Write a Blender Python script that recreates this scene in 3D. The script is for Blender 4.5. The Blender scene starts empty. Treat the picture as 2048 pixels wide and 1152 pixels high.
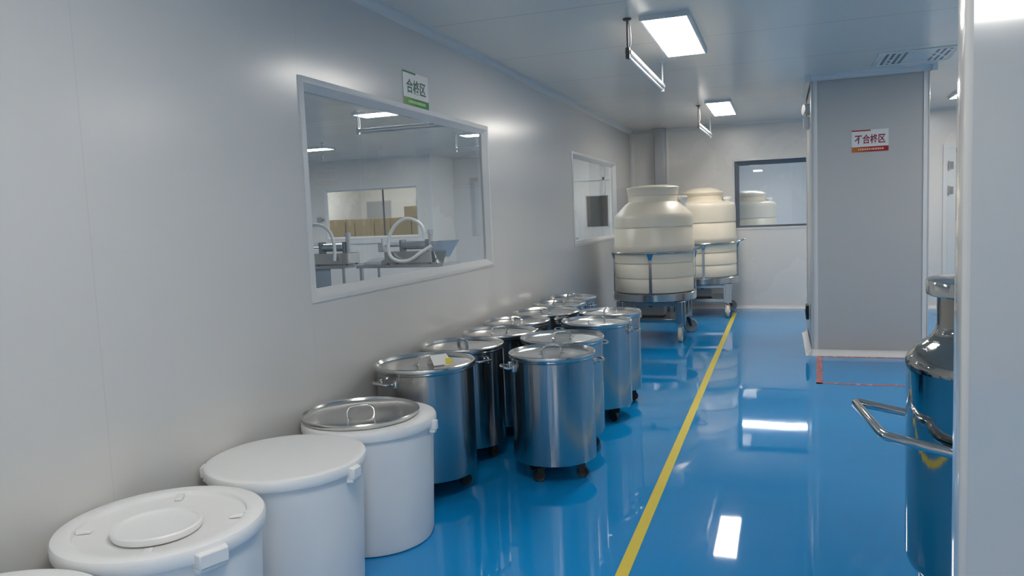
import bpy, math, random
from mathutils import Vector, Matrix
random.seed(7)
PI = math.pi
SC = bpy.context.scene
COL = SC.collection
H = 2.7            # ceiling height

# ------------------------------------------------------------------ materials
def new_mat(name):
    m = bpy.data.materials.new(name); m.use_nodes = True
    nt = m.node_tree; b = nt.nodes['Principled BSDF']
    return m, nt, b

def pm(name, col, rough=.5, metal=0., spec=.5, coat=0., coat_r=.05, nscale=0., namt=0., bump=0., bscale=60.):
    """plain procedural surface: base colour with a little noise in tone, gloss and relief"""
    m, nt, b = new_mat(name)
    b.inputs['Base Color'].default_value = (*col, 1)
    b.inputs['Roughness'].default_value = rough
    b.inputs['Metallic'].default_value = metal
    b.inputs['Specular IOR Level'].default_value = spec
    b.inputs['Coat Weight'].default_value = coat
    b.inputs['Coat Roughness'].default_value = coat_r
    L = nt.links; N = nt.nodes
    tc = N.new('ShaderNodeTexCoord')
    if namt > 0:
        n = N.new('ShaderNodeTexNoise'); n.inputs['Scale'].default_value = nscale or 4.
        n.inputs['Detail'].default_value = 4
        L.new(tc.outputs['Object'], n.inputs['Vector'])
        r = N.new('ShaderNodeMapRange')
        r.inputs['From Min'].default_value = .2; r.inputs['From Max'].default_value = .8
        r.inputs['To Min'].default_value = max(.0, rough - namt); r.inputs['To Max'].default_value = rough + namt
        L.new(n.outputs['Fac'], r.inputs['Value']); L.new(r.outputs['Result'], b.inputs['Roughness'])
    if bump > 0:
        n2 = N.new('ShaderNodeTexNoise'); n2.inputs['Scale'].default_value = bscale
        L.new(tc.outputs['Object'], n2.inputs['Vector'])
        bp = N.new('ShaderNodeBump'); bp.inputs['Strength'].default_value = bump; bp.inputs['Distance'].default_value = .002
        L.new(n2.outputs['Fac'], bp.inputs['Height']); L.new(bp.outputs['Normal'], b.inputs['Normal'])
    return m

def joint_mat(name, col, rough, axis, start, period, line=.004, dark=.55, coat=0.):
    """painted steel sandwich panels: fine joint every `period` metres along one axis"""
    m = pm(name, col, rough, coat=coat, nscale=1.2, namt=.02)
    nt = m.node_tree; N = nt.nodes; L = nt.links; b = N['Principled BSDF']
    tc = N.new('ShaderNodeTexCoord'); sx = N.new('ShaderNodeSeparateXYZ')
    L.new(tc.outputs['Object'], sx.inputs['Vector'])
    def mth(op, a, bb):
        n = N.new('ShaderNodeMath'); n.operation = op
        for i, v in enumerate((a, bb)):
            if isinstance(v, (int, float)): n.inputs[i].default_value = v
            else: L.new(v, n.inputs[i])
        return n.outputs[0]
    v = mth('SUBTRACT', sx.outputs[axis], start - 50 * period)
    v = mth('MODULO', v, period)
    d = mth('LESS_THAN', v, line)
    mix = N.new('ShaderNodeMix'); mix.data_type = 'RGBA'
    mix.inputs['A'].default_value = (*col, 1); mix.inputs['B'].default_value = (*[c * dark for c in col], 1)
    L.new(d, mix.inputs['Factor']); L.new(mix.outputs['Result'], b.inputs['Base Color'])
    return m

def emit(name, col, s):
    m, nt, b = new_mat(name)
    b.inputs['Base Color'].default_value = (*col, 1)
    b.inputs['Emission Color'].default_value = (*col, 1)
    b.inputs['Emission Strength'].default_value = s
    return m

def glass_mat(name, tint=(.95, .97, .98)):
    m = bpy.data.materials.new(name); m.use_nodes = True
    nt = m.node_tree; nt.nodes.clear(); N = nt.nodes; L = nt.links
    o = N.new('ShaderNodeOutputMaterial'); mx = N.new('ShaderNodeMixShader')
    t = N.new('ShaderNodeBsdfTransparent'); t.inputs['Color'].default_value = (*tint, 1)
    g = N.new('ShaderNodeBsdfGlossy'); g.inputs['Roughness'].default_value = .01
    f = N.new('ShaderNodeLayerWeight'); f.inputs['Blend'].default_value = .5
    p = N.new('ShaderNodeMath'); p.operation = 'POWER'; p.inputs[1].default_value = 5.
    q = N.new('ShaderNodeMath'); q.operation = 'MULTIPLY_ADD'; q.inputs[1].default_value = .96; q.inputs[2].default_value = .04
    L.new(f.outputs['Facing'], p.inputs[0]); L.new(p.outputs[0], q.inputs[0])
    L.new(q.outputs[0], mx.inputs[0]); L.new(t.outputs[0], mx.inputs[1]); L.new(g.outputs[0], mx.inputs[2])
    L.new(mx.outputs[0], o.inputs['Surface'])
    return m

def steel_mat(name, col, rough, aniso, streak):
    """brushed stainless sheet: brush lines run round the drum, so reflections smear up and down"""
    m, nt, b = new_mat(name); N = nt.nodes; L = nt.links
    b.inputs['Base Color'].default_value = (*col, 1); b.inputs['Metallic'].default_value = 1
    b.inputs['Roughness'].default_value = rough
    b.inputs['Anisotropic'].default_value = aniso
    b.inputs['Anisotropic Rotation'].default_value = .25
    if aniso:
        t = N.new('ShaderNodeTangent'); t.direction_type = 'RADIAL'; t.axis = 'Z'
        L.new(t.outputs[0], b.inputs['Tangent'])
    if streak:
        tc = N.new('ShaderNodeTexCoord'); mp = N.new('ShaderNodeMapping')
        mp.inputs['Scale'].default_value = (42, 42, .3)
        n = N.new('ShaderNodeTexNoise'); n.inputs['Scale'].default_value = 1.; n.inputs['Detail'].default_value = 3
        bp = N.new('ShaderNodeBump'); bp.inputs['Strength'].default_value = streak; bp.inputs['Distance'].default_value = .004
        L.new(tc.outputs['Object'], mp.inputs['Vector']); L.new(mp.outputs[0], n.inputs['Vector'])
        L.new(n.outputs['Fac'], bp.inputs['Height']); L.new(bp.outputs[0], b.inputs['Normal'])
    return m

WALLC = (.77, .755, .725)
M = {
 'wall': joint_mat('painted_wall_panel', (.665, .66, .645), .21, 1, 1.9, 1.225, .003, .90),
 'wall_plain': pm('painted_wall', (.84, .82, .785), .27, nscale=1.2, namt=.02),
 'pillar': pm('painted_pillar', (.55, .545, .53), .3, nscale=1.2, namt=.02),
 'ceil': joint_mat('painted_ceiling_panel', (.87, .815, .735), .2, 1, 4.55, 1.18, .006, .5),
 'trim': pm('white_aluminium_trim', (.80, .80, .79), .28),
 'cove': pm('white_coving', (.74, .735, .72), .55),
 'post': pm('white_end_post', (.63, .615, .585), .12, coat=1.),
 'frame': pm('window_aluminium', (.74, .74, .73), .3),
 'dark_frame': pm('dark_window_frame', (.12, .14, .17), .3),
 'glass': glass_mat('window_glass'),
 'lamp': emit('lit_diffuser', (1., .94, .86), 25.),
 'lamp_cool': emit('lit_diffuser_cool', (.98, .98, .97), 31.),
 'white_metal': pm('white_enamel', (.82, .82, .81), .3),
 'grey_metal': pm('grey_enamel', (.45, .47, .49), .35),
 'dark_metal': pm('dark_rod', (.10, .085, .075), .4),
 'bin': pm('white_plastic', (.86, .86, .855), .38, nscale=6, namt=.03),
 'bin_lid': pm('white_plastic_lid', (.88, .88, .875), .33, nscale=6, namt=.03),
 'tank': pm('cream_polyethylene', (.80, .725, .59), .34, nscale=5, namt=.03),
 'steel': steel_mat('brushed_steel_drum', (.49, .485, .475), .20, .92, .5),
 'lid': steel_mat('satin_steel_lid', (.66, .655, .64), .22, 0, 0),
 'chrome': steel_mat('polished_steel', (.68, .67, .66), .09, 0, 0),
 'vessel': steel_mat('polished_vessel', (.38, .38, .37), .06, 0, .16),
 'frame_steel': steel_mat('frame_steel', (.55, .55, .55), .2, 0, 0),
 'rubber': pm('black_rubber', (.015, .015, .017), .45),
 'grey_rubber': pm('grey_wheel', (.30, .30, .31), .5),
 'cream_wheel': pm('cream_nylon_wheel', (.72, .64, .50), .4),
 'black': pm('black_plastic', (.01, .01, .011), .4),
 'yellow': pm('yellow_floor_tape', (.78, .62, .05), .35, nscale=20, namt=.08),
 'red': pm('red_floor_tape', (.50, .13, .11), .25, nscale=20, namt=.08),
 'sign_white': pm('sign_white', (.82, .82, .80), .35),
 'green_dark': pm('sign_green', (.01, .17, .05), .35),
 'green_ink': pm('green_ink', (.02, .13, .09), .4),
 'red_ink': pm('red_ink', (.30, .01, .045), .4),
 'red_dark': pm('sign_red', (.40, .012, .02), .35),
 'pale_green': pm('pale_green_print', (.45, .75, .25), .4),
 'pale_orange': pm('pale_orange_print', (.9, .55, .35), .4),
 'card': pm('corrugated_cardboard', (.50, .39, .22), .7, nscale=8, namt=.08, bump=.1, bscale=40),
 'tape': pm('parcel_tape', (.58, .46, .27), .35),
 'paper': pm('white_paper', (.85, .84, .82), .6),
 'yellow_print': pm('yellow_print', (.75, .60, .03), .5),
 'hose': pm('milky_hose', (.74, .74, .72), .3),
 'pale_door': pm('pale_door', (.74, .77, .77), .35),
 'grey_pane': glass_mat('grey_pane', (.55, .57, .57)),
 'blue_grey': pm('table_cloth_grey', (.34, .39, .43), .5),
}
def sign_gradient(name, c0, c1, axis, lo, hi):
    m, nt, b = new_mat(name); N = nt.nodes; L = nt.links
    tc = N.new('ShaderNodeTexCoord'); sx = N.new('ShaderNodeSeparateXYZ'); L.new(tc.outputs['Object'], sx.inputs[0])
    mr = N.new('ShaderNodeMapRange'); mr.inputs['From Min'].default_value = lo; mr.inputs['From Max'].default_value = hi
    L.new(sx.outputs[axis], mr.inputs['Value'])
    mx = N.new('ShaderNodeMix'); mx.data_type = 'RGBA'
    mx.inputs['A'].default_value = (*c0, 1); mx.inputs['B'].default_value = (*c1, 1)
    L.new(mr.outputs[0], mx.inputs['Factor']); L.new(mx.outputs['Result'], b.inputs['Base Color'])
    b.inputs['Roughness'].default_value = .35
    return m
M['green_band'] = sign_gradient('printed_green_band', (.16, .36, .04), (.0, .21, .05), 0, 0, .17)
M['red_band'] = sign_gradient('printed_red_band', (.60, .20, .03), (.42, .012, .02), 0, 0, .17)

def floor_mat(name, col):
    m, nt, b = new_mat(name); N = nt.nodes; L = nt.links
    tc = N.new('ShaderNodeTexCoord')
    n = N.new('ShaderNodeTexNoise'); n.inputs['Scale'].default_value = 1.1; n.inputs['Detail'].default_value = 5
    L.new(tc.outputs['Object'], n.inputs['Vector'])
    cr = N.new('ShaderNodeValToRGB')
    cr.color_ramp.elements[0].position = .3; cr.color_ramp.elements[1].position = .7
    cr.color_ramp.elements[0].color = (*[c * .93 for c in col], 1); cr.color_ramp.elements[1].color = (*[min(1, c * 1.05) for c in col], 1)
    L.new(n.outputs['Fac'], cr.inputs[0]); L.new(cr.outputs[0], b.inputs['Base Color'])
    b.inputs['Roughness'].default_value = .035
    b.inputs['IOR'].default_value = 1.52
    n2 = N.new('ShaderNodeTexNoise'); n2.inputs['Scale'].default_value = 2.2; n2.inputs['Detail'].default_value = 2
    L.new(tc.outputs['Object'], n2.inputs['Vector'])
    bp = N.new('ShaderNodeBump'); bp.inputs['Strength'].default_value = .05; bp.inputs['Distance'].default_value = .01
    L.new(n2.outputs['Fac'], bp.inputs['Height']); L.new(bp.outputs[0], b.inputs['Normal'])
    return m
M['floor_grey'] = floor_mat('grey_blue_epoxy', (.09, .21, .36))
M['floor'] = floor_mat('blue_epoxy', (.005, .285, .68))

# ------------------------------------------------------------------ mesh builder
class MB:
    def __init__(s): s.v = []; s.f = []; s.mi = []; s.cur = 0
    def add(s, vs, fs):
        o = len(s.v); s.v += [tuple(p) for p in vs]
        for f in fs: s.f.append(tuple(i + o for i in f)); s.mi.append(s.cur)
        return s
    def box(s, x0, x1, y0, y1, z0, z1):
        vs = [(x, y, z) for z in (z0, z1) for y in (y0, y1) for x in (x0, x1)]
        return s.add(vs, [(0, 2, 3, 1), (4, 5, 7, 6), (0, 1, 5, 4), (2, 6, 7, 3), (0, 4, 6, 2), (1, 3, 7, 5)])
    def rbox(s, x0, x1, y0, y1, z0, z1, r, seg=4):
        """box with rounded vertical edges and a small chamfer top and bottom"""
        pts = []
        for cx, cy, a0 in ((x1 - r, y1 - r, 0), (x0 + r, y1 - r, PI / 2), (x0 + r, y0 + r, PI), (x1 - r, y0 + r, 1.5 * PI)):
            for k in range(seg + 1):
                a = a0 + PI / 2 * k / seg; pts.append((cx + r * math.cos(a), cy + r * math.sin(a)))
        cx, cy = (x0 + x1) / 2, (y0 + y1) / 2
        c = min(r * .35, (z1 - z0) * .2)
        def shr(p):
            dx = p[0] - cx; dy = p[1] - cy
            return (cx + dx * (1 - c / max(1e-6, (x1 - x0) / 2)), cy + dy * (1 - c / max(1e-6, (y1 - y0) / 2)))
        rings = [[(*shr(p), z0) for p in pts], [(*p, z0 + c) for p in pts], [(*p, z1 - c) for p in pts], [(*shr(p), z1) for p in pts]]
        return s.rings(rings, True, True)
    def rings(s, rings, cap0=False, cap1=False, closed=False):
        n = len(rings[0]); vs = [p for r in rings for p in r]; fs = []
        m = len(rings)
        for i in range(m if closed else m - 1):
            j = (i + 1) % m
            for k in range(n):
                l = (k + 1) % n
                fs.append((i * n + k, i * n + l, j * n + l, j * n + k))
        if cap0: fs.append(tuple(reversed(range(n))))
        if cap1: fs.append(tuple((m - 1) * n + k for k in range(n)))
        return s.add(vs, fs)
    def lathe(s, prof, cx=0, cy=0, cz=0, seg=64):
        """profile of (radius, z) turned about a vertical axis; radius 0 ends close to a point"""
        rings = [[(cx + max(r, 1e-4) * math.cos(2 * PI * k / seg), cy + max(r, 1e-4) * math.sin(2 * PI * k / seg), cz + z) for k in range(seg)] for r, z in prof]
        return s.rings(rings, prof[0][0] <= 1e-4, prof[-1][0] <= 1e-4)
    def cyl(s, p0, p1, r0, r1=None, seg=20, cap=True):
        r1 = r0 if r1 is None else r1
        p0 = Vector(p0); p1 = Vector(p1); d = (p1 - p0).normalized()
        a = d.orthogonal().normalized(); b = d.cross(a)
        R = [[tuple(p + a * (r * math.cos(2 * PI * k / seg)) + b * (r * math.sin(2 * PI * k / seg))) for k in range(seg)] for p, r in ((p0, r0), (p1, r1))]
        return s.rings(R, cap, cap)
    def tube(s, path, r, seg=12, closed=False, flat=None):
        """sweep a circle (or a flat strip w x t) along a path, parallel-transported"""
        P = [Vector(p) for p in path]; n = len(P)
        T = []
        for i in range(n):
            if closed: t = P[(i + 1) % n] - P[i - 1]
            else: t = P[min(i + 1, n - 1)] - P[max(i - 1, 0)]
            T.append(t.normalized())
        a = Vector((0, 0, 1)) if abs(T[0].z) < .95 else Vector((1, 0, 0))
        a = (a - T[0] * a.dot(T[0])).normalized(); R = []
        for i in range(n):
            a = (a - T[i] * a.dot(T[i])).normalized(); b = T[i].cross(a)
            if flat:
                w, t = flat
                R.append([tuple(P[i] + a * x + b * y) for x, y in ((w, t), (-w, t), (-w, -t), (w, -t))])
            else:
                R.append([tuple(P[i] + a * (r * math.cos(2 * PI * k / seg)) + b * (r * math.sin(2 * PI * k / seg))) for k in range(seg)])
        return s.rings(R, not closed, not closed, closed)
    def prism(s, pts, axis, lo, hi):
        """closed 2D outline extruded along an axis; pts are in the two other axes, in x,y,z order"""
        def P(p, t):
            q = list(p); q.insert(axis, t); return tuple(q)
        return s.rings([[P(p, lo) for p in pts], [P(p, hi) for p in pts]], True, True)
    def ring_frame(s, axis, u0, u1, v0, v1, prof):
        """mitred rectangular frame; prof = closed list of (inset from the outer edge, coordinate along axis)"""
        R = []
        for i, d in prof:
            r = []
            for u, v in ((u0 + i, v0 + i), (u1 - i, v0 + i), (u1 - i, v1 - i), (u0 + i, v1 - i)):
                r.append((d, u, v) if axis == 0 else (u, d, v) if axis == 1 else (u, v, d))
            R.append(r)
        return s.rings(R, closed=True)
    def sphere(s, c, r, sx=1, sy=1, sz=1, seg=16, rg=10):
        prof = [(r * math.sin(PI * k / rg), -r * math.cos(PI * k / rg)) for k in range(rg + 1)]
        o = len(s.v); s.lathe(prof, 0, 0, 0, seg)
        for i in range(o, len(s.v)):
            p = s.v[i]; s.v[i] = (c[0] + p[0] * sx, c[1] + p[1] * sy, c[2] + p[2] * sz)
        return s
    def build(s, name, mat, parent=None, sharp=35, bevel=0):
        import bmesh
        me = bpy.data.meshes.new(name); me.from_pydata(s.v, [], s.f)
        mats = mat if isinstance(mat, (list, tuple)) else [mat]
        for m in mats: me.materials.append(M[m] if isinstance(m, str) else m)
        for p, i in zip(me.polygons, s.mi): p.material_index = i
        bm = bmesh.new(); bm.from_mesh(me)
        bmesh.ops.recalc_face_normals(bm, faces=bm.faces)
        bm.to_mesh(me); bm.free()
        for p in me.polygons: p.use_smooth = True
        me.set_sharp_from_angle(angle=math.radians(sharp))
        o = bpy.data.objects.new(name, me); COL.objects.link(o)
        if bevel:
            bv = o.modifiers.new('bevel', 'BEVEL'); bv.width = bevel; bv.segments = 2; bv.limit_method = 'ANGLE'
        if parent: o.parent = parent
        return o

def arc(cx, cy, r, a0, a1, n=8):
    return [(cx + r * math.cos(a0 + (a1 - a0) * k / n), cy + r * math.sin(a0 + (a1 - a0) * k / n)) for k in range(n + 1)]
def smooth_path(pts, n=8, closed=False):
    """Catmull-Rom through points"""
    P = [Vector(p) for p in pts]; out = []; m = len(P)
    for i in range(m if closed else m - 1):
        g = (lambda k: P[k % m]) if closed else (lambda k: P[min(max(k, 0), m - 1)])
        a, b, c, d = g(i - 1), g(i), g(i + 1), g(i + 2)
        for k in range(n):
            t = k / n
            out.append(.5 * ((2 * b) + (c - a) * t + (2 * a - 5 * b + 4 * c - d) * t * t + (3 * b - a - 3 * c + d) * t ** 3))
    if not closed: out.append(P[-1])
    return out

def tag(o, label=None, cat=None, group=None, kind=None):
    if label: o['label'] = label
    if cat: o['category'] = cat
    if group: o['group'] = group
    if kind: o['kind'] = kind
    return o
def thing(name, label, cat, loc=(0, 0, 0), rz=0, group=None):
    o = bpy.data.objects.new(name, None); COL.objects.link(o)
    o.empty_display_size = .1
    o.location = loc; o.rotation_euler = (0, 0, rz)
    return tag(o, label, cat, group)
def struct(name, mb, mat, sharp=35, bevel=0):
    return tag(mb.build(name, mat, None, sharp, bevel), kind='structure')
def copy_tree(o, parent=None):
    c = o.copy(); COL.objects.link(c)
    if parent: c.parent = parent
    for ch in list(o.children): copy_tree(ch, c)
    return c
def place(proto, first, loc, rz, label, scale=None):
    o = proto if first else copy_tree(proto)
    o.location = loc; o.rotation_euler = (0, 0, rz); o['label'] = label
    if scale: o.scale = scale
    return o

# ------------------------------------------------------------------ room shell
XR = 5.2; YB = -4.0; YF = 11.66; T = .06
W1 = (3.13, 5.58, 1.10, 2.17); W2 = (8.11, 10.44, 1.13, 2.16)
FW = (1.49, 2.62, 1.165, 2.177)
struct('floor', MB().box(-.03, XR + .2, YB - .2, 17.2, -.1, 0), 'floor')
struct('floor_other_room', MB().box(-7.2, -.03, YB - .2, 17.2, -.1, 0), 'floor_grey')
struct('ceiling', MB().box(-7.2, XR + .2, YB - .2, 17.2, H, H + .1), 'ceil')
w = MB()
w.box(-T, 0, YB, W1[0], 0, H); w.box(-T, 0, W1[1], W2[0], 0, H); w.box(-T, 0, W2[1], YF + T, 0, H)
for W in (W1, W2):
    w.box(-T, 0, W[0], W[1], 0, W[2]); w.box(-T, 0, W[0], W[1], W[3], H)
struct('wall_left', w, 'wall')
w = MB()
w.box(0, FW[0], YF, YF + T, 0, H); w.box(FW[1], XR, YF, YF + T, 0, H)
w.box(FW[0], FW[1], YF, YF + T, 0, FW[2]); w.box(FW[0], FW[1], YF, YF + T, FW[3], H)
struct('wall_far', w, 'wall_plain')
struct('wall_right', MB().box(XR, XR + T, YB, YF + T, 0, H), 'wall_plain')
struct('wall_back', MB().box(-T, XR + T, YB - T, YB, 0, H), 'wall_plain')
# partition that ends beside the camera, with its rounded aluminium end post
struct('wall_partition', MB().box(2.585, XR, 1.49, 1.54, 0, H), 'wall_plain')
e = MB()
pts = [(2.60, 1.475)] + [(2.445, 1.475)] + arc(2.452, 1.492, .017, -PI / 2 - .4, -PI, 5) + arc(2.462, 1.545, .027, PI, PI / 2, 6) + [(2.60, 1.572)]
e.prism(pts, 2, 0, H)
struct('trim_1', e, 'post', sharp=50)
# pillar
PX0, PX1, PY0, PY1 = 2.42, 3.45, 7.97, 9.4
struct('wall_pillar', MB().box(PX0 + .012, PX1 - .012, PY0 + .012, PY1 - .012, 0, H), 'pillar')
e = MB()
for cx, cy, a0 in ((PX0 + .06, PY0 + .06, PI), (PX1 - .06, PY0 + .06, 1.5 * PI), (PX1 - .06, PY1 - .06, 0), (PX0 + .06, PY1 - .06, PI / 2)):
    o_ = arc(cx, cy, .06, a0, a0 + PI / 2, 8); i_ = arc(cx, cy, .045, a0 + PI / 2, a0, 8)
    e.prism(o_ + i_, 2, 0, H)
struct('trim_2', e, 'trim', sharp=50)

def cove(r, sx, sy, px, pz, axis, lo, hi, n=8):
    """concave quarter-round filling a corner at (px,pz); sx,sy point into the room"""
    pts = [(px, pz), (px + sx * r, pz)]
    for k in range(1, n):
        a = PI / 2 * k / n
        pts.append((px + sx * r * (1 - math.sin(a)), pz + sy * r * (1 - math.cos(a))))
    pts.append((px, pz + sy * r))
    return pts, axis, lo, hi
def coves(name, items, mat='trim'):
    e = MB()
    for it in items: e.prism(*it)
    return struct(name, e, mat, sharp=60)
CR = .05
coves('trim_3', [cove(CR, 1, -1, 0, H, 1, YB, YF)], 'cove')                       # left wall and ceiling
coves('trim_4', [cove(CR, -1, -1, YF, H, 0, 0, XR)], 'cove')                      # far wall and ceiling
coves('trim_5', [cove(CR, 1, -1, 0, YF, 2, 0, H), cove(.03, -1, -1, .38, YF, 2, 0, H), cove(.03, 1, -1, .54, YF, 2, 0, H)])
coves('trim_6', [cove(CR, -1, -1, PY0 + .0, H, 0, PX0 - CR, PX1 + CR), cove(CR, -1, -1, PX0, H, 1, PY0 - CR, PY1), cove(CR, 1, -1, PX1, H, 1, PY0 - CR, PY1)])
coves('baseboard_left', [cove(CR, 1, 1, 0, 0, 1, YB, YF)])
coves('baseboard_far', [cove(CR, -1, 1, YF, 0, 0, 0, XR)])
coves('baseboard_pillar', [cove(.055, -1, 1, PY0, 0, 0, PX0 - .055, PX1 + .055), cove(.055, -1, 1, PX0, 0, 1, PY0 - .055, PY1), cove(.055, 1, 1, PX1, 0, 1, PY0 - .055, PY1)])
coves('baseboard_right', [cove(CR, -1, 1, XR, 0, 1, YB, YF)])
# boxed-in pipe shaft in the far left corner
struct('wall_shaft', MB().rbox(.38, .54, 11.45, YF, 0, H, .02), 'grey_metal')

def window(name, axis, u0, u1, v0, v1, face, sgn, fmat, depth=.05, wd=.055, mull=()):
    """face = wall face coordinate, sgn = direction of the room along axis"""
    f = MB(); s = sgn
    prof = [(-.008, face), (-.008, face + s * .006), (.012, face + s * .012), (.022, face + s * .010), (wd, face - s * depth * .55), (wd, face - s * depth * .9), (0, face - s * depth * .9)]
    f.ring_frame(axis, u0, u1, v0, v1, prof)
    fr = struct(name, f, fmat, sharp=25)
    g = MB(); d = face - s * depth * .75
    if axis == 0: g.box(d - .003, d + .003, u0 + wd - .005, u1 - wd + .005, v0 + wd - .005, v1 - wd + .005)
    else: g.box(u0 + wd - .005, u1 - wd + .005, d - .003, d + .003, v0 + wd - .005, v1 - wd + .005)
    g.build('window_pane', 'glass', fr)
    for m in mull:
        mm = MB()
        if axis == 0: mm.box(d - .012, d + .012, m - .012, m + .012, v0 + wd, v1 - wd)
        else: mm.box(m - .012, m + .012, d - .012, d + .012, v0 + wd, v1 - wd)
        mm.build('mullion', 'dark_frame', fr)
    return fr
window('window_1', 0, *W1, 0, 1, 'frame')
window('window_2', 0, *W2, 0, 1, 'frame')
f = window('window_3', 1, *FW, YF, -1, 'trim', wd=.03)
MB().ring_frame(1, FW[0] + .03, FW[1] - .03, FW[2] + .0, FW[3] - .03, [(0, YF - .004), (.055, YF + .03), (.055, YF + .045), (0, YF + .045)]).build('inner_frame', 'dark_frame', f, sharp=25)
# door at the right end of the far wall
d = MB().box(4.25, 5.15, YF - .045, YF - .004, .0, 2.16)
d1 = struct('door_1', d, 'pale_door', bevel=.004)
MB().ring_frame(1, 4.20, 5.19, -.04, 2.21, [(0, YF - .001), (0, YF - .05), (.05, YF - .05), (.05, YF - .001)]).build('door_frame', 'trim', d1)
for z in (1.93, 1.60, .3):
    h = MB(); h.cyl((4.262, YF - .062, z - .06), (4.262, YF - .062, z + .06), .012); h.box(4.262, 4.32, YF - .052, YF - .045, z - .05, z + .05)
    h.build('door_hinge', 'frame_steel', d1)

# ------------------------------------------------------------------ rooms seen through the glass
OR = -7.0
struct('wall_other_room_far', (lambda w: (w.box(OR, -6.2, 12.8, 12.86, 0, H), w.box(-4.19, -3.94, 12.8, 12.86, 0, H), w.box(-6.2, -4.19, 12.8, 12.86, 0, 1.19), w.box(-6.2, -4.19, 12.8, 12.86, 2.16, H), w.box(-4.0, -3.94, 12.86, 13.96, 0, H), w.box(-3.94, -1.30, 13.9, 13.96, 0, H), w.box(-1.3, -.84, 13.9, 13.96, 0, 1.22), w.box(-1.3, -.84, 13.9, 13.96, 1.84, H), w.box(-.84, -.06, 13.9, 13.96, 0, H))[-1])(MB()), 'wall_plain')
struct('wall_other_room_left', MB().box(OR - .06, OR, 2.4, 17.1, 0, H), 'wall_plain')
struct('wall_other_room_back', MB().box(OR, -T, 2.4, 2.46, 0, H), 'wall_plain')
struct('wall_store_far', MB().box(OR, -.06, 15.5, 15.56, 0, H), 'wall_plain')
struct('wall_rear_room_left', MB().box(-.06, 0, YF + T, 17.1, 0, H), 'wall_plain')
struct('wall_rear_room_far', MB().box(0, XR, 17.04, 17.1, 0, H), 'wall_plain')
struct('wall_rear_room_right', MB().box(XR, XR + T, YF + T, 17.1, 0, H), 'wall_plain')
window('window_4', 1, -6.2, -4.19, 1.19, 2.16, 12.8, -1, 'trim', wd=.05, mull=(-4.94,))
window('window_5', 1, -1.3, -.84, 1.22, 1.84, 13.9, -1, 'trim', wd=.03)
# white trims on the other room's far walls
struct('trim_7', MB().box(-3.94, -.06, 13.86, 13.9, 2.10, 2.16).box(-3.99, -3.9, 12.775, 12.8, 0, H).box(-.95, -.90, 13.86, 13.9, 1.84, H), 'trim', bevel=.004)
coves('trim_8', [cove(CR, -1, -1, 12.8, H, 0, OR, -3.94), cove(CR, -1, -1, 13.9, H, 0, -3.94, -.06)])
struct('trim_9', MB().box(OR, -3.94, 12.77, 12.8, 1.10, 1.16), 'trim', bevel=.004)
d = MB().box(-4.0 + .02, -3.2, 13.865, 13.9, 0, 2.1)
d2 = struct('door_2', d, 'white_metal', bevel=.004)
MB().cyl((-3.3, 13.85, 1.05), (-3.18 - .0, 13.85, 1.05), .01).build('door_handle', 'chrome', d2)
d = MB().box(-2.1, -1.36, 13.865, 13.9, 0, 1.9)
d3 = struct('door_3', d, 'white_metal', bevel=.004)
MB().cyl((-1.55, 13.85, 1.05), (-1.43, 13.85, 1.05), .01).build('door_handle', 'chrome', d3)
# dark glazed openings in the store room's back wall
f = window('window_6', 1, -7.0 + .15, -6.2, 1.2, 2.0, 15.5, -1, 'frame', wd=.03)
MB().box(-6.83, -6.22, 15.475, 15.495, 1.23, 1.97).build('blind', 'grey_metal', f)
f = window('window_7', 1, -5.6, -4.6, 1.2, 2.0, 15.5, -1, 'frame', wd=.03)
MB().box(-5.57, -4.63, 15.475, 15.495, 1.23, 1.97).build('blind', 'grey_metal', f)

# ------------------------------------------------------------------ ceiling lamps
def ceiling_light(label, x, y, lx, ly, mat='lamp', group='ceiling light panels'):
    t = thing('ceiling_light', label, 'ceiling light', (x, y, H), 0, group)
    MB().ring_frame(2, -lx / 2, lx / 2, -ly / 2, ly / 2, [(0, 0), (0, -.024), (.004, -.028), (.016, -.028), (.016, -.002), (.016, 0)]).build('frame', 'white_metal', t)
    MB().box(-lx / 2 + .015, lx / 2 - .015, -ly / 2 + .015, ly / 2 - .015, -.026, -.006).build('diffuser', mat, t)
    return t
ceiling_light('lit white ceiling panel nearest the camera, beside the larger hanging tube lamp', 1.46, 5.57, .31, 1.25)
ceiling_light('lit white ceiling panel near the far wall, beside the smaller hanging tube lamp', 1.48, 9.68, .29, 1.27)
ceiling_light('lit ceiling panel overhead beside the camera, out of the picture', 1.46, 1.45, .31, 1.25)
ceiling_light('lit ceiling panel behind the camera, mirrored in the white end post', 3.47, -2.56, .6, 1.25)
ceiling_light('lit ceiling panel behind the camera in line with the yellow line', 1.46, -2.6, .31, 1.25)
ceiling_light('added fill light panel right of the walkway, hidden by the white end post', 4.2, 6.2, .31, 1.25)  # unseen panel, added to brighten the far end of the room
ceiling_light('added fill light panel, unseen behind the grey pillar', 4.2, 9.9, .31, 1.25)  # added out of sight to lift the light in the right half
g = 'other room lights'
ceiling_light('lit panel at the top middle of the large window, in the next room', -1.72, 7.65, 1.22, .31, 'lamp_cool', g)
ceiling_light('lit panel at the top right corner of the large window', -1.58, 10.3, 1.22, .31, 'lamp_cool', g)
ceiling_light('lit panel at the left edge of the large window', -5.15, 10.5, 1.22, .31, 'lamp_cool', g)
ceiling_light('added fill light panel of the next room hidden behind the left wall', -4.0, 5.2, 1.22, .31, 'lamp_cool', g)  # extra panel out of view, added to brighten the next room
ceiling_light('lit panel above the cardboard boxes in the store room', -5.6, 14.0, 1.22, .31, 'lamp_cool', g)
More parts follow.
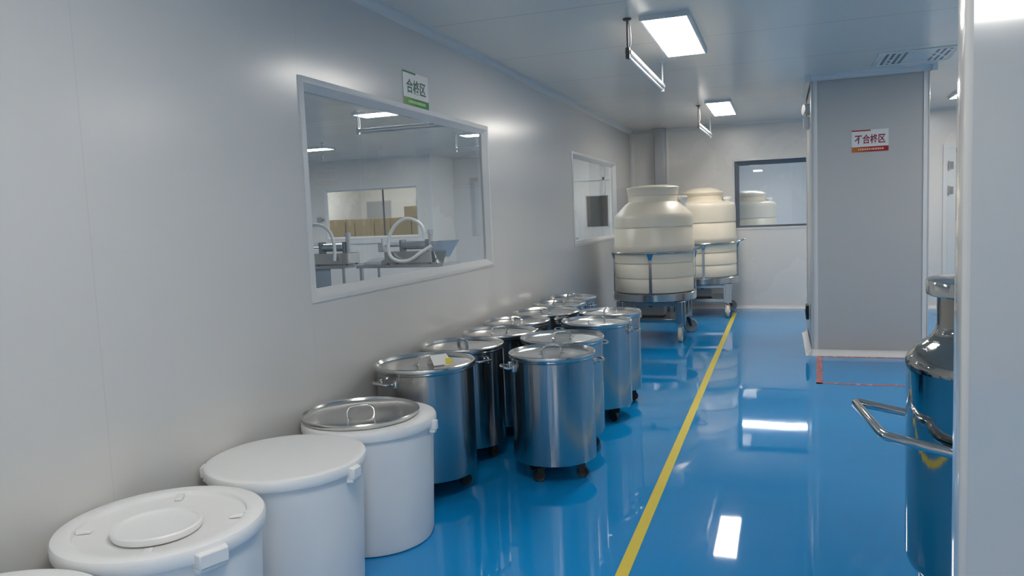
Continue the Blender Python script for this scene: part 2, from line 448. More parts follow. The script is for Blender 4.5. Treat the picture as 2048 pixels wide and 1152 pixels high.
ceiling_light('added fill light panel of the next room hidden beyond the second window', -.85, 12.4, 1.22, .31, 'lamp_cool', g)  # added fill for the next room, kept where no window shows it
ceiling_light('added fill light in the room behind the dark framed window, by its right wall', 3.4, 13.0, 1.2, .31, 'lamp_cool', g)  # added to light the front of the tank there, itself unseen
ceiling_light('lit panel in the room behind the dark framed window, past the tank there', 2.0, 15.0, 1.2, .31, 'lamp_cool', g)

def uv_lamp(name, label, p0, p1, z, rodmat, group='hanging tube lamps'):
    x0, y0 = p0; x1, y1 = p1
    t = thing(name, label, 'tube lamp', (x0, y0, H), 0, group)
    dx, dy = x1 - x0, y1 - y0; L_ = math.hypot(dx, dy); ux, uy = dx / L_, dy / L_
    zz = z - H
    b = MB(); b.tube([(0, 0, zz + .018), (dx, dy, zz + .018)], .0, flat=(.012, .022)); b.build('batten', 'white_metal', t, bevel=.003)
    MB().cyl((ux * .05, uy * .05, zz - .012), (dx - ux * .05, dy - uy * .05, zz - .012), .011).build('tube', 'white_metal', t)
    for q, rm in ((.0, rodmat), (1., 'white_metal')):
        px, py = dx * q, dy * q
        r = MB(); r.cyl((px, py, zz + .03), (px, py, 0), .0065)
        r.build('rod', rm, t)
        MB().lathe([(0, -.012), (.022, -.012), (.028, -.004), (.028, 0)], px, py, 0, 20).build('ceiling_rose', rm, t)
        s_ = 1 if q == 0 else -1
        MB().box(px - .013, px + .013, py - .016, py + .016, zz - .026, zz + .044).build('lamp_holder', rm, t, bevel=.003)
    c = MB(); c.tube(smooth_path([(.004, .004, 0), (.016, .01, zz * .3), (.018, .012, zz * .65), (.004, .03, zz + .04)], 6), .004, 8)
    c.build('cable', 'white_metal', t)
    return t
uv_lamp('hanging_tube_lamp', 'white tube lamp hung from the ceiling beside the nearest light panel', (1.228, 4.96), (1.235, 6.44), 2.475, 'dark_metal')
uv_lamp('hanging_tube_lamp', 'smaller looking white tube lamp hung beside the far light panel', (1.235, 9.35), (1.262, 10.65), 2.46, 'dark_metal')
uv_lamp('hanging_tube_lamp', 'white tube lamp seen through the middle of the large window', (-2.2, 7.4), (-.95, 7.4), 2.47, 'white_metal')
uv_lamp('hanging_tube_lamp', 'white tube lamp seen through the right of the large window', (-2.15, 9.95), (-.9, 9.95), 2.45, 'white_metal')
uv_lamp('hanging_tube_lamp', 'white tube lamp at the left edge of the large window', (-5.4, 9.9), (-4.3, 9.9), 2.47, 'white_metal')

# ceiling air diffuser in front of the pillar
t = thing('air_vent', 'square perforated air vent in the ceiling above the grey pillar', 'vent', (3.23, 7.40, H))
MB().ring_frame(2, -.31, .31, -.31, .31, [(0, 0), (0, -.006), (.03, -.014), (.04, -.008), (.04, 0)]).build('frame', 'ceil', t)
MB().box(-.27, .27, -.27, .27, -.009, -.002).build('panel', 'white_metal', t)
hm = MB()
for i in range(11):
    for j in range(11):
        x, y = -.235 + i * .047, -.235 + j * .047
        if (i < 4 or i > 7) and random.random() < .85:
            hm.lathe([(0, -.0105), (.013, -.0105), (.013, -.009)], x, y, 0, 10)
tag(hm.build('perforation', 'black', t), kind='stuff')

# ------------------------------------------------------------------ signs
def text_mesh(name, body, size, mat, parent, loc, sx=1.):
    cu = bpy.data.curves.new(name, 'FONT'); cu.body = body; cu.size = size; cu.extrude = .0004; cu.offset = size * .02
    cu.align_x = 'CENTER'; cu.align_y = 'CENTER'
    o = bpy.data.objects.new(name, cu); COL.objects.link(o)
    bpy.context.view_layer.update()
    me = bpy.data.meshes.new_from_object(o.evaluated_get(bpy.context.evaluated_depsgraph_get()))
    bpy.data.objects.remove(o); bpy.data.curves.remove(cu)
    xs = [v.co.x for v in me.vertices]; ys = [v.co.y for v in me.vertices]
    if xs:
        cx = (min(xs) + max(xs)) / 2; cy = (min(ys) + max(ys)) / 2
        for v in me.vertices:
            v.co.x = (v.co.x - cx) * sx; v.co.y -= cy
    me.materials.clear(); me.materials.append(M[mat])
    ob = bpy.data.objects.new(name, me); COL.objects.link(ob)
    ob.parent = parent; ob.location = loc
    return ob
def sign(label, loc, rot, w_, h_, stripe_mat, band_mat, ink, small, body, stripe=.5):
    t = thing('wall_sign', label, 'sign', loc); t.rotation_euler = rot
    MB().box(0, w_, 0, h_, 0, .003).build('plate', 'sign_white', t)
    MB().box(0, w_ * stripe, h_ * .945, h_, .003, .0036).build('top_stripe', stripe_mat, t)
    MB().box(0, w_, 0, h_ * .235, .003, .0036).build('bottom_band', band_mat, t)
    text_mesh('lettering', body, h_ * .44, ink, t, (w_ / 2, h_ * .58, .0035), .74 if len(body) == 4 else 1.0)
    b = MB()
    x = w_ * .18
    random.seed(3)
    while x < w_ * .86:
        bw = h_ * random.choice((.05, .06, .08)); hh = h_ * random.uniform(.07, .1)
        b.box(x, x + bw, h_ * .12 - hh / 2, h_ * .12 + hh / 2, .0036, .0039); x += bw + h_ * .025
    b.build('small_print', small, t)
    return t
sign('green and white sign on the left wall above the large window', (.001, 4.20, 2.178), (PI / 2, 0, PI / 2), .345, .205, 'green_dark', 'green_band', 'green_ink', 'pale_green', '合格区')
sign('red and white sign on the grey pillar', (2.783, PY0 + .011, 1.953), (PI / 2, 0, 0), .317, .205, 'red_dark', 'red_band', 'red_ink', 'pale_orange', '不合格区', .52)

# ------------------------------------------------------------------ floor markings
tag(MB().box(1.495, 1.547, -3.0, 11.15, 0, .002).build('floor_tape', 'yellow'), 'long yellow tape line running down the blue floor', 'floor tape')
e = MB()
e.prism([(2.408, 6.65), (2.456, 6.65), (2.512, 7.90), (2.464, 7.90)], 2, 0, .002); e.box(2.408, 3.45, 6.65, 6.69, 0, .002); e.box(3.39, 3.45, 6.65, 7.90, 0, .002); e.box(2.50, 3.39, 7.86, 7.90, 0, .002)
tag(e.build('floor_tape', 'red'), 'red tape rectangle on the floor at the foot of the grey pillar', 'floor tape')

# ------------------------------------------------------------------ small things on the pillar's left side
t = thing('wall_lamp', 'small two headed emergency lamp on the left side of the pillar', 'emergency lamp', (PX0, 8.35, 2.33))
MB().rbox(-.055, 0, -.13, .13, -.09, .02, .012).build('housing', 'white_metal', t)
for y in (-.07, .07):
    a = MB(); a.cyl((-.03, y, .02), (-.03, y, .055), .012); a.cyl((-.0, y, .10), (-.055, y - .02, .10), .05, .045); a.build('lamp_head', 'white_metal', t)
t = thing('wall_socket', 'small black socket box low on the left side of the pillar', 'socket', (PX0, 8.75, .33))
MB().rbox(-.03, 0, -.10, .10, -.075, .075, .01).build('box', 'black', t)
MB().rbox(-.034, -.029, -.06, .06, -.03, .03, .004).build('cover', 'rubber', t)

# ------------------------------------------------------------------ casters
def caster(parent, x, y, a, ztop, wr, forkmat, wheelmat, wt=.016):
    """swivel caster: plate, stem and fork, with its wheel as a sub-part; a = heading of the trail"""
    dx, dy = math.cos(a), math.sin(a); nx, ny = -dy, dx
    ox, oy = x + dx * wr * .45, y + dy * wr * .45
    f = MB()
    f.box(x - .026, x + .026, y - .026, y + .026, ztop - .005, ztop)
    f.cyl((x, y, ztop - .005), (x, y, ztop - .022), .016)
    top = ztop - .022; m = wt + .006
    for s in (-1, 1):
        q = [Vector((x - dx * .018 + nx * m * s, y - dy * .018 + ny * m * s, top)), Vector((x + dx * .028 + nx * m * s, y + dy * .028 + ny * m * s, top)),
             Vector((ox + dx * .014 + nx * m * s, oy + dy * .014 + ny * m * s, wr - .008)), Vector((ox - dx * .014 + nx * m * s, oy - dy * .014 + ny * m * s, wr - .008))]
        nn = Vector((nx, ny, 0)) * .002
        f.rings([[tuple(p - nn) for p in q], [tuple(p + nn) for p in q]], True, True)
    q = [(x - dx * .018, y - dy * .018), (x + dx * .028, y + dy * .028)]
    f.add([(q[0][0] + nx * m, q[0][1] + ny * m, top), (q[0][0] - nx * m, q[0][1] - ny * m, top), (q[1][0] - nx * m, q[1][1] - ny * m, top), (q[1][0] + nx * m, q[1][1] + ny * m, top),
           (q[0][0] + nx * m, q[0][1] + ny * m, top + .004), (q[0][0] - nx * m, q[0][1] - ny * m, top + .004), (q[1][0] - nx * m, q[1][1] - ny * m, top + .004), (q[1][0] + nx * m, q[1][1] + ny * m, top + .004)],
          [(0, 1, 2, 3), (7, 6, 5, 4), (0, 4, 5, 1), (1, 5, 6, 2), (2, 6, 7, 3), (3, 7, 4, 0)])
    f.cyl((ox - nx * (m + .004), oy - ny * (m + .004), wr), (ox + nx * (m + .004), oy + ny * (m + .004), wr), .006)
    fo = f.build('caster', forkmat, parent)
    w_ = MB()
    R = []
    for r, t_ in ((wr * .45, -wt * .7), (wr * .9, -wt), (wr * .985, -wt * .7), (wr, 0), (wr * .985, wt * .7), (wr * .9, wt), (wr * .45, wt * .7)):
        R.append([(ox + nx * t_ + dx * r * math.cos(2 * PI * k / 28), oy + ny * t_ + dy * r * math.cos(2 * PI * k / 28), wr + r * math.sin(2 * PI * k / 28)) for k in range(28)])
    w_.rings(R, True, True)
    w_.build('wheel', wheelmat, fo)
    return fo

# ------------------------------------------------------------------ stainless drums on casters
RD = .2575; HD = .7115
def steel_drum():
    t = thing('steel_drum', '', 'steel drum', group='wheeled steel drums along the left wall')
    b = RD * .955
    MB().lathe([(0, .118), (b - .03, .118), (b - .012, .106), (b - .004, .108), (b, .118), (b, .665), (b + .001, .672), (b + .006, .676), (b + .008, .683), (b + .004, .690), (b - .004, .690), (b - .005, .15), (0, .15)], seg=96).build('body', 'steel', t)
    l = MB()
    l.lathe([(RD - .004, .684), (RD, .689), (RD + .001, .699), (RD - .001, .708), (RD - .005, .7115), (RD - .010, .710), (RD - .014, .703), (RD - .020, .694), (RD - .034, .690), (.12, .696), (0, .699)], seg=96)
    lo = l.build('lid', 'lid', t)
    h = MB()
    h.tube([(x, 0, z) for x, z in [(-.062, .6965), (-.060, .716), (-.050, .730), (-.03, .736), (.03, .736), (.050, .730), (.060, .716), (.062, .6965)]], 0, flat=(.003, .011))
    for s in (-1, 1): h.box(s * .062 - .016, s * .062 + .016, -.014, .014, .6955, .6995)
    h.build('lid_handle', 'chrome', lo, bevel=.001)
    for s in (-1, 1):
        g = MB(); zc = .635
        path = [(s * b, -.052, zc), (s * (b + .03), -.054, zc + .002), (s * (b + .055), -.045, zc + .006), (s * (b + .066), -.02, zc + .008), (s * (b + .066), .02, zc + .008), (s * (b + .055), .045, zc + .006), (s * (b + .03), .054, zc + .002), (s * b, .052, zc)]
        g.tube(smooth_path(path, 4), .0075, 10)
        for y in (-.053, .053): g.lathe([(.0, -.018), (.012, -.018), (.014, 0), (.012, .018), (0, .018)], s * b, y, zc, 14)
        g.build('side_handle', 'chrome', t)
    MB().lathe([(0, .098), (b - .035, .098), (b - .028, .106), (b - .03, .118), (0, .118)], seg=64).build('base_plate', 'rubber', t)
    for k in range(4):
        a = PI / 4 + k * PI / 2
        caster(t, .165 * math.cos(a), .165 * math.sin(a), a + (1.1, 2.3, -.9, .4)[k], .099, .034, 'black', 'rubber', .014)
    return t
drums = [  # x, y, r, rotation, label
 (.307, 3.688, .274, 1.2, 'steel drum behind the white bin with the steel lid, folded card on its lid'),
 (.288, 4.255, .256, -.75, 'second steel drum from the front in the row along the left wall'),
 (.337, 4.776, .255, .9, 'third steel drum from the front in the row along the left wall'),
 (.285, 5.29, .248, -.62, 'fourth steel drum from the front in the row along the left wall'),
 (.345, 5.828, .278, -.75, 'fifth steel drum along the left wall, a wide one with a handle at its right'),
 (.30, 6.38, .236, -.3, 'sixth steel drum along the left wall, second from the back'),
 (.285, 6.87, .230, -.5, 'rearmost steel drum along the left wall, nearest the cream tanks'),
 (.915, 4.07, .246, .55, 'frontmost steel drum of the row beside the yellow line'),
 (.830, 4.59, .266, .8, 'second steel drum of the row beside the yellow line'),
 (.883, 5.320, .253, .05, 'third steel drum of the row beside the yellow line'),
 (.873, 5.830, .243, .9, 'rearmost steel drum of the row beside the yellow line'),
]
pd = steel_drum()
for i, (x, y, r, a, lb) in enumerate(drums):
    place(pd, i == 0, (x, y, 0), a, lb, (r / RD, r / RD, 1))

# folded card lying on the first drum's lid
t = thing('folded_card', 'folded white card with a yellow corner lying on a steel drum lid', 'card', (.405, 3.665, .7005), .9)
c = MB()
c.rings([[(-.05, -.035, .0), (.06, -.04, .0), (.06, -.037, .003), (-.05, -.032, .003)], [(-.045, .02, .045), (.05, .015, .045), (.05, .018, .048), (-.045, .023, .048)]], True, True)
c.rings([[(-.045, .02, .048), (.05, .015, .048), (.05, .0165, .045), (-.045, .0215, .045)], [(-.04, .075, .0), (.055, .07, .0), (.055, .0675, -.0), (-.04, .0725, .0)]], True, True)
co = c.build('paper', 'paper', t)
c = MB(); c.rings([[(.02, -.0385, .0015), (.061, -.0405, .0015), (.061, -.040, .0045), (.02, -.038, .0045)], [(.028, -.012, .0245), (.059, -.014, .0245), (.059, -.0135, .0265), (.028, -.0115, .0265)]], True, True)
c.build('print', 'yellow_print', t)

# ------------------------------------------------------------------ white plastic bins
def bin_body(t, r, h):
    rb, rt = r * .885, r * .955
    MB().lathe([(0, 0), (rb - .03, 0), (rb - .008, .006), (rb, .03), (rb + (rt - rb) * .5, h * .5), (rt, h - .035), (rt, h - .02), (rt - .008, h - .02), (rb - .01, .04), (0, .03)], seg=96).build('body', 'bin', t)
def lug(t, r, h, a, w_=.06):
    g = MB(); c, s = math.cos(a), math.sin(a)
    P = lambda u, v, z: (c * u - s * v, s * u + c * v, z)
    for (u0, u1, z0, z1) in ((r * .93, r + .020, h - .06, h - .012), (r * .95, r + .012, h - .075, h - .055)):
        g.rings([[P(u0, -w_ / 2, z0), P(u1, -w_ / 2 + .006, z0), P(u1, w_ / 2 - .006, z0), P(u0, w_ / 2, z0)], [P(u0, -w_ / 2, z1), P(u1, -w_ / 2 + .006, z1 - .006), P(u1, w_ / 2 - .006, z1 - .006), P(u0, w_ / 2, z1)]], True, True)
    g.build('handle_lug', 'bin', t, bevel=.004)
RBIN, HBIN = .306, .575
def lid_flat(t, r, h):
    MB().lathe([(r - .012, h - .042), (r - .002, h - .042), (r, h - .036), (r + .001, h - .012), (r - .003, h - .004), (r - .012, h), (r - .03, h - .001), (r * .6, h + .001), (0, h + .003)], seg=96).build('lid', 'bin_lid', t)
G = 'white plastic bins'
# foreground corner bin
t = thing('plastic_bin', 'white bin cut off by the bottom left corner of the picture', 'bin', (.33, 1.165, 0), 0, G)
bin_body(t, .30, .565); lid_flat(t, .30, .565); lug(t, .30, .565, .6)
# bin with recessed lid
t = thing('plastic_bin', 'white bin with a recessed lid and a round disc lid lying on it', 'bin', (.318, 1.787, 0), 0, G)
bin_body(t, RBIN, HBIN); r, h = RBIN, HBIN
lo = MB().lathe([(r - .012, h - .045), (r - .002, h - .045), (r, h - .038), (r + .001, h - .012), (r - .004, h - .003), (r - .014, h), (r - .05, h + .001), (r - .056, h - .002), (r - .060, h - .014), (r - .070, h - .018), (0, h - .016)], seg=96).build('lid', 'bin_lid', t)
for a in (.5, 2.1, 3.7, 5.3):
    c, s = math.cos(a), math.sin(a); n = .012; rb_ = MB()
    rb_.rings([[(c * .20 - s * n, s * .20 + c * n, h - .0165), (c * .20 + s * n, s * .20 - c * n, h - .0165), (c * .20 + s * n, s * .20 - c * n, h - .008), (c * .20 - s * n, s * .20 + c * n, h - .008)],
               [(c * .245 - s * n, s * .245 + c * n, h - .0165), (c * .245 + s * n, s * .245 - c * n, h - .0165), (c * .245 + s * n, s * .245 - c * n, h - .004), (c * .245 - s * n, s * .245 + c * n, h - .004)]], True, True)
    rb_.build('lid_rib', 'bin_lid', lo, bevel=.003)
for a in (-.38, 2.76): lug(t, RBIN, HBIN, a, .10)
# disc lying on it
tag(MB().lathe([(0, 0), (.118, 0), (.126, .003), (.130, .012), (.130, .022), (.126, .026), (.120, .024), (.116, .016), (.106, .013), (0, .014)], .0, .0, 0, 72).build('disc_lid', 'bin_lid'), 'small round white disc lid lying upside down on a recessed bin lid', 'lid').location = (.345, 1.74, HBIN - .0155)
# flat-lidded bin
t = thing('plastic_bin', 'white bin with a plain flat lid and side lugs, second fully visible from the front', 'bin', (.312, 2.432, 0), 0, G)
bin_body(t, RBIN, HBIN); lid_flat(t, RBIN, HBIN)
for a in (-.05, -2.7): lug(t, RBIN, HBIN, a)
# bin with a steel lid on top
t = thing('plastic_bin', 'rearmost white bin, with a dished steel lid on top', 'bin', (.323, 3.05, 0), 0, G)
r, h = .310, HBIN
bin_body(t, r, h)
MB().lathe([(r - .012, h - .045), (r - .002, h - .045), (r, h - .038), (r + .001, h - .014), (r - .004, h - .004), (r - .014, h), (r - .06, h), (0, h - .001)], seg=96).build('lid', 'bin_lid', t)
lug(t, r, h, .12, .04)
t = thing('pot_lid', 'dished stainless steel lid resting on the rearmost white bin', 'lid', (.290, 3.03, HBIN), .5)
R_ = .272
l = MB().lathe([(R_ - .03, .0005), (R_ - .012, .002), (R_ - .003, .010), (R_, .022), (R_ - .003, .027), (R_ - .009, .026), (R_ - .014, .016), (R_ - .03, .008), (.1, .012), (0, .014)], seg=96).build('dish', 'lid', t)
h_ = MB(); h_.tube([(x, 0, z) for x, z in [(-.062, .012), (-.060, .032), (-.050, .046), (-.03, .052), (.03, .052), (.050, .046), (.060, .032), (.062, .012)]], 0, flat=(.003, .011))
h_.build('handle', 'chrome', t, bevel=.001)

# ------------------------------------------------------------------ cream tanks on wheeled stands
def tank(label, loc, rz, cap):
    t = thing('mixing_tank', label, 'tank', loc, rz, 'cream tanks on wheeled stands')
    R = .455
    pr = [(0, .545), (R - .03, .545), (R - .01, .55), (R, .565)]
    def rib(z): return [(R, z - .016), (R - .010, z - .006), (R - .010, z + .004), (R + .002, z + .012)]
    pr += rib(.714) + rib(.883) + [(R, 1.03), (R + .012, 1.045), (R + .014, 1.09), (R + .004, 1.115)] + rib(1.292)
    if cap == 'flared': pr += [(R, 1.40), (R - .006, 1.43), (R - .024, 1.452), (.37, 1.515), (.315, 1.568), (.292, 1.583), (.286, 1.592)]
    else: pr += [(R, 1.49), (R - .004, 1.53), (R - .014, 1.552), (R - .04, 1.567), (.34, 1.580), (.288, 1.588), (.272, 1.598)]
    pr += [(pr[-1][0] - .003, 1.66), (.25, 1.665), (0, 1.665)]
    MB().lathe(pr, seg=96).build('drum', 'tank', t, sharp=50)
    if cap == 'flared':
        pc = [(.27, 1.66), (.289, 1.662), (.291, 1.69), (.299, 1.735), (.304, 1.748), (.298, 1.757), (.24, 1.768), (.15, 1.780), (0, 1.786)]
    else:
        pc = [(.25, 1.66), (.268, 1.662), (.275, 1.675), (.296, 1.700), (.297, 1.708), (.285, 1.722), (.22, 1.755), (.12, 1.778), (0, 1.784)]
    MB().lathe(pc, seg=72).build('lid', 'tank', t, sharp=50)
    v = MB(); v.lathe([(0, 1.48), (.05, 1.48), (.05, 1.60), (.062, 1.605), (.066, 1.63), (.058, 1.645), (0, 1.65)], .33, .06, 0, 32)
    v.build('vent_cap', 'bin_lid', t)
    ring = [((R + .018) * math.cos(2 * PI * k / 72), (R + .018) * math.sin(2 * PI * k / 72), 1.012) for k in range(72)]
    MB().tube(ring, .012, 10, closed=True).build('guard_ring', 'frame_steel', t)
    for k in range(4):
        a = k * PI / 2 - PI / 2 + .06; c, s = math.cos(a), math.sin(a); rr = R + .012; n = .016
        g = MB()
        g.rings([[(c * rr - s * n, s * rr + c * n, z), (c * rr + s * n, s * rr - c * n, z), (c * (rr + .012) + s * n, s * (rr + .012) - c * n, z), (c * (rr + .012) - s * n, s * (rr + .012) + c * n, z)] for z in (.50, 1.01)], True, True)
        g.rings([[(c * rr - s * n * 2.2, s * rr + c * n * 2.2, 1.005), (c * rr + s * n * 2.2, s * rr - c * n * 2.2, 1.005), (c * (rr + .03) + s * n * 2.2, s * (rr + .03) - c * n * 2.2, 1.005), (c * (rr + .03) - s * n * 2.2, s * (rr + .03) + c * n * 2.2, 1.005)],
                 [(c * rr - s * n, s * rr + c * n, .93), (c * rr + s * n, s * rr - c * n, .93), (c * (rr + .013) + s * n, s * (rr + .013) - c * n, .93), (c * (rr + .013) - s * n, s * (rr + .013) + c * n, .93)]], True, True)
        g.build('strap', 'frame_steel', t)
    a = -.02; c, s = math.cos(a), math.sin(a)
    hp = [(R + .015, -.07, 1.02), (R + .07, -.065, 1.035), (R + .115, -.02, 1.045), (R + .115, .03, 1.045), (R + .07, .07, 1.035), (R + .015, .075, 1.02)]
    MB().tube(smooth_path(hp, 5), .009, 8).build('push_handle', 'frame_steel', t)
    MB().lathe([(0, .455), (R + .02, .455), (R + .028, .462), (R + .028, .538), (R + .02, .545), (R - .0, .545), (R - .005, .535), (0, .530)], seg=96).build('base_tray', 'frame_steel', t)
    S = .335
    for sx in (-1, 1):
        for sy in (-1, 1):
            x, y = sx * S, sy * S
            l = MB(); l.box(x - .055, x + .055, y - .025, y + .025, .195, .455); l.box(x - .025, x + .025, y - .055, y + .055, .195, .455)
            l.build('leg', 'frame_steel', t, bevel=.004)
            near = (sx, sy) == (1, -1)
            caster(t, x, y, {(1, -1): -PI / 2, (1, 1): .2, (-1, -1): 2.6, (-1, 1): 1.9}[(sx, sy)], .197, .083, 'black' if not near else 'frame_steel', 'cream_wheel' if near else 'grey_rubber', .022)
    for z in (.21, .40):
        g = MB()
        for q in (-S, S):
            g.box(-S, S, q - .02, q + .02, z, z + .04); g.box(q - .02, q + .02, -S, S, z, z + .04)
        g.build('cross_frame', 'frame_steel', t, bevel=.003)
    MB().box(-S, S, -S, S, .24, .248).build('shelf', 'frame_steel', t)
    m = MB(); m.rbox(-.20, .12, -.12, .12, .26, .40, .03); m.lathe([(0, .40), (.07, .40), (.07, .455), (0, .455)], 0, 0, 0, 24)
    m.build('gearbox', 'grey_metal', t)
    v = MB(); v.cyl((0, -.1, .43), (0, -.30, .43), .03); v.cyl((0, -.30, .43), (0, -.33, .43), .045); v.box(-.012, .1, -.27, -.24, .455, .463)
    v.build('drain_valve', 'black', t)
    return t
tank('cream plastic tank in a steel stand just behind the steel drums', (.73, 9.0, 0), 0, 'flared')
tank('cream plastic tank in a steel stand by the far wall, behind the nearer tank', (1.10, 11.02, 0), .05, 'domed')
tank('cream plastic tank seen through the dark framed window in the far wall', (1.62, 14.1, 0), .1, 'domed')

# ------------------------------------------------------------------ polished vessel behind the end post
t = thing('steel_vessel', 'tall polished steel vessel with a bent tube handle behind the white end post', 'vessel', (2.835, 2.8, 0))
R = .30
MB().lathe([(0, .215), (.22, .215), (.27, .225), (.292, .245), (R, .28), (R, .905), (R + .003, .912), (R + .003, .935), (R - .004, .952), (R - .02, .970), (.27, .985), (.245, 1.0), (.225, 1.018), (.214, 1.04), (.21, 1.06), (.21, 1.165), (0, 1.165)], seg=128).build('body', 'vessel', t, sharp=40)
lo = MB().lathe([(.21, 1.155), (.236, 1.155), (.243, 1.160), (.244, 1.20), (.240, 1.207), (.22, 1.212), (.10, 1.222), (0, 1.224)], seg=96).build('lid', 'chrome', t)
MB().tube(smooth_path([(-.06, 0, 1.215), (-.055, 0, 1.26), (0, 0, 1.275), (.055, 0, 1.26), (.06, 0, 1.215)], 5), .009, 10).build('lid_knob', 'chrome', lo)
def rel(p): return (p[0] - 2.835, p[1] - 2.8, p[2])
zc = .70
hp = [(2.60, 2.985, zc), (2.57, 3.01, zc), (2.43, 3.145, zc), (2.412, 3.15, zc), (2.408, 3.13, zc), (2.452, 2.735, zc), (2.462, 2.70, zc), (2.63, 2.54, zc), (2.67, 2.56, zc - .004)]
hd = MB().tube([rel(p) for p in hp], .0165, 16).build('push_handle', 'chrome', t)
for p in ((2.585, 2.998, zc), (2.655, 2.553, zc - .003)):
    q = Vector(rel(p)); n = Vector((q.x, q.y, 0)).normalized()
    MB().cyl(tuple(n * (R - .005) + Vector((0, 0, zc))), tuple(n * (R + .012) + Vector((0, 0, zc))), .034).build('mounting_flange', 'chrome', hd)
hp = [(-(x), y, z) for x, y, z in [rel(p) for p in hp]]
MB().tube(hp, .0165, 16).build('push_handle', 'chrome', t)
for k in range(4):
    a = PI * .75 + k * PI / 2 + .35; x, y = .235 * math.cos(a), .235 * math.sin(a)
    MB().rbox(x - .03, x + .03, y - .03, y + .03, .12, .228, .006).build('leg', 'chrome', t)
    caster(t, x, y, a + 1.2, .121, .045, 'chrome', 'rubber', .016)

# ------------------------------------------------------------------ filling machines and tables beyond the large window
def steel_table(label, x0, x1, y0, y1, closed):
    t = thing('work_table', label, 'table', ((x0 + x1) / 2, (y0 + y1) / 2, 0), 0, 'steel tables in the next room')
    hx, hy = (x1 - x0) / 2, (y1 - y0) / 2
    MB().rbox(-hx, hx, -hy, hy, .86, .90, .01).build('tabletop', 'frame_steel', t)
    for sx in (-1, 1):
        for sy in (-1, 1):
            MB().cyl((sx * (hx - .05), sy * (hy - .05), 0), (sx * (hx - .05), sy * (hy - .05), .86), .022).build('leg', 'frame_steel', t)
    MB().box(-hx + .04, hx - .04, -hy + .04, hy - .04, .25, .265).build('shelf', 'frame_steel', t)
    if closed: MB().box(-hx + .03, hx - .25, -hy + .025, -hy + .035, .1, .86).build('front_panel', 'blue_grey', t)
    return t
steel_table('blue grey panelled table at the left of the large window', -4.75, -3.6, 9.2, 9.8, True)
steel_table('open legged steel table under the filling machine with the hose loop', -3.42, -2.1, 9.2, 9.8, False)
def filler(label, loc, s):
    t = thing('filling_machine', label, 'filling machine', loc, 0, 'filling machines')
    MB().rbox(-.30, .42, -.16, .18, .01, .17, .02).build('cabinet', 'frame_steel', t)
    for x in (-.26, .38):
        for y in (-.12, .14): MB().cyl((x, y, 0), (x, y, .012), .02).build('foot', 'black', t)
    c = MB(); c.cyl((-.05, -.04, .25), (.32, -.04, .25), .058, seg=32); c.build('cylinder', 'chrome', t)
    for x in (-.06, .33):
        c = MB(); c.rbox(x - .014, x + .014, -.12, .04, .17, .33, .006); c.build('end_plate', 'dark_frame', t)
    c = MB(); c.cyl((-.06, -.04, .25), (-.34, -.04, .25), .016); c.build('piston_rod', 'chrome', t)
    c = MB(); c.box(-.42, -.34, -.10, .02, .17, .30); c.cyl((-.38, -.04, .30), (-.38, -.04, .36), .014); c.build('valve_block', 'grey_metal', t, bevel=.006)
    c = MB(); c.cyl((.37, -.04, .17), (.37, -.04, .40), .03); c.cyl((.37, -.04, .40), (.37, -.04, .46), .045); c.build('inlet_pipe', 'grey_metal', t)
    c = MB(); c.rbox(-.62, -.34, -.18, .08, .0, .035, .01); c.add([(-.60, -.16, .036), (-.36, -.16, .036), (-.36, .06, .085), (-.60, .06, .085), (-.60, .06, .036), (-.36, .06, .036)], [(0, 1, 2, 3), (3, 2, 5, 4), (0, 3, 4), (1, 5, 2)])
    c.build('control_panel', 'grey_metal', t)
    if s > 0:
        P = [(.30, -.08, .34), (.28, -.1, .50), (.20, -.12, .585), (.08, -.14, .62), (-.05, -.16, .57), (-.16, -.18, .44), (-.20, -.2, .27), (-.17, -.21, .12), (-.08, -.22, .06), (.04, -.22, .042), (.16, -.22, .07), (.30, -.20, .16), (.45, -.18, .24)]
    else:
        P = [(-.35, -.10, .42), (-.2, -.14, .56), (.0, -.16, .58), (.15, -.18, .50), (.23, -.2, .36), (.25, -.21, .18), (.24, -.22, .07)]
    MB().tube(smooth_path(P, 6), .024, 12).build('hose', 'hose', t)
    if s > 0:
        MB().add([(.42, -.16, .30), (.70, -.16, .30), (.70, .18, .30), (.42, .18, .30), (.46, -.05, .0), (.55, -.05, .0), (.55, .06, .0), (.46, .06, .0)], [(0, 1, 5, 4), (1, 2, 6, 5), (2, 3, 7, 6), (3, 0, 4, 7), (4, 5, 6, 7)]).build('hopper', 'frame_steel', t)
    return t
filler('steel filling machine with a big pale hose loop, seen through the large window', (-2.75, 9.5, .90), 1)
filler('steel filling machine at the lower left corner of the large window', (-4.05, 9.5, .90), -1)
t = thing('wall_switch', 'small grey lock handle on the wall left of the inner window', 'wall switch', (-6.33, 12.8, 1.58))
MB().rbox(-.05, .05, -.04, 0, -.06, .06, .01).build('plate', 'grey_metal', t)
MB().cyl((.0, -.05, .0), (.12, -.05, .02), .014).build('handle', 'frame_steel', t)

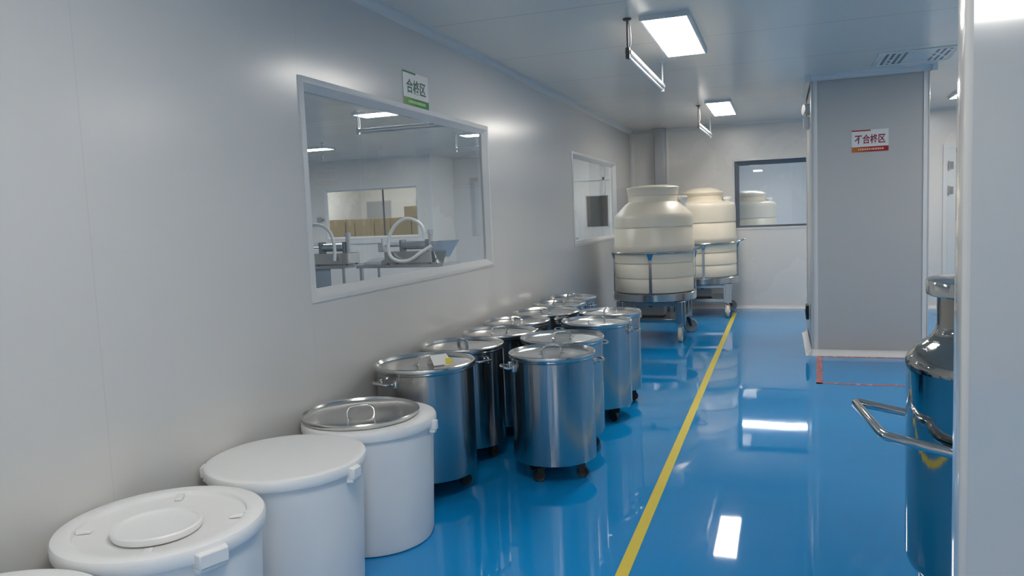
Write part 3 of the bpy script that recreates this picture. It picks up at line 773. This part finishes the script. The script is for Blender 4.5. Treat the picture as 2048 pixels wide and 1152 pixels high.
# cardboard cartons in the store room
def carton(label, x0, x1, y0, y1, z0, z1):
    t = thing('cardboard_box', label, 'box', ((x0 + x1) / 2, (y0 + y1) / 2, z0), 0, 'cardboard boxes in the store room')
    hx, hy, hz = (x1 - x0) / 2, (y1 - y0) / 2, z1 - z0
    MB().box(-hx, hx, -hy, hy, 0, hz).build('carton', 'card', t, bevel=.004)
    MB().box(-.03, .03, -hy - .001, hy + .001, hz, hz + .0015).box(-.03, .03, -hy - .0015, -hy - .0005, hz * .75, hz).build('tape_strip', 'tape', t)
xs = [-6.95, -6.48, -6.28 + .02, -5.80, -5.42, -4.94, -4.55]
nm = ['leftmost', 'second', 'third', 'fourth', 'fifth', 'rightmost']
for i in range(6):
    x0, x1 = xs[i] + .012, xs[i + 1] - .012
    for lvl, (z0, z1) in enumerate(((0, .52), (.52, 1.05), (1.05, 1.585))):
        carton(f'{nm[i]} cardboard box of the {("bottom", "middle", "top")[lvl]} row seen through the inner window', x0, x1, 13.95, 14.4, z0, z1 - .003)
carton('cardboard box standing up above the right end of the carton row', -5.10, -4.62, 13.97, 14.38, 1.585, 1.80)

# ------------------------------------------------------------------ world, camera, view
wd = bpy.data.worlds.new('world'); SC.world = wd; wd.use_nodes = True
wd.node_tree.nodes['Background'].inputs[0].default_value = (.5, .52, .55, 1)
wd.node_tree.nodes['Background'].inputs[1].default_value = .0

f_px, yaw, pitch, roll = 1519.358, .342, -.091, -.041
FW_ = Vector((-math.sin(yaw) * math.cos(pitch), math.cos(yaw) * math.cos(pitch), math.sin(pitch)))
r_ = Vector((math.cos(yaw), math.sin(yaw), 0)); u_ = r_.cross(FW_)
r2 = math.cos(roll) * r_ + math.sin(roll) * u_; u2 = -math.sin(roll) * r_ + math.cos(roll) * u_
cam = bpy.data.cameras.new('camera'); co = bpy.data.objects.new('camera', cam); COL.objects.link(co)
mt = Matrix((r2, u2, -FW_)).transposed().to_4x4(); mt.translation = Vector((2.141, 0, 1.461))
co.matrix_world = mt
cam.sensor_width = 36; cam.lens = 36 * f_px / 2048; cam.clip_start = .02; cam.clip_end = 100
SC.camera = co
vs = SC.view_settings
vs.view_transform = 'Standard'; vs.look = 'None'; vs.gamma = 1; vs.use_curve_mapping = False
vs.exposure = -.02
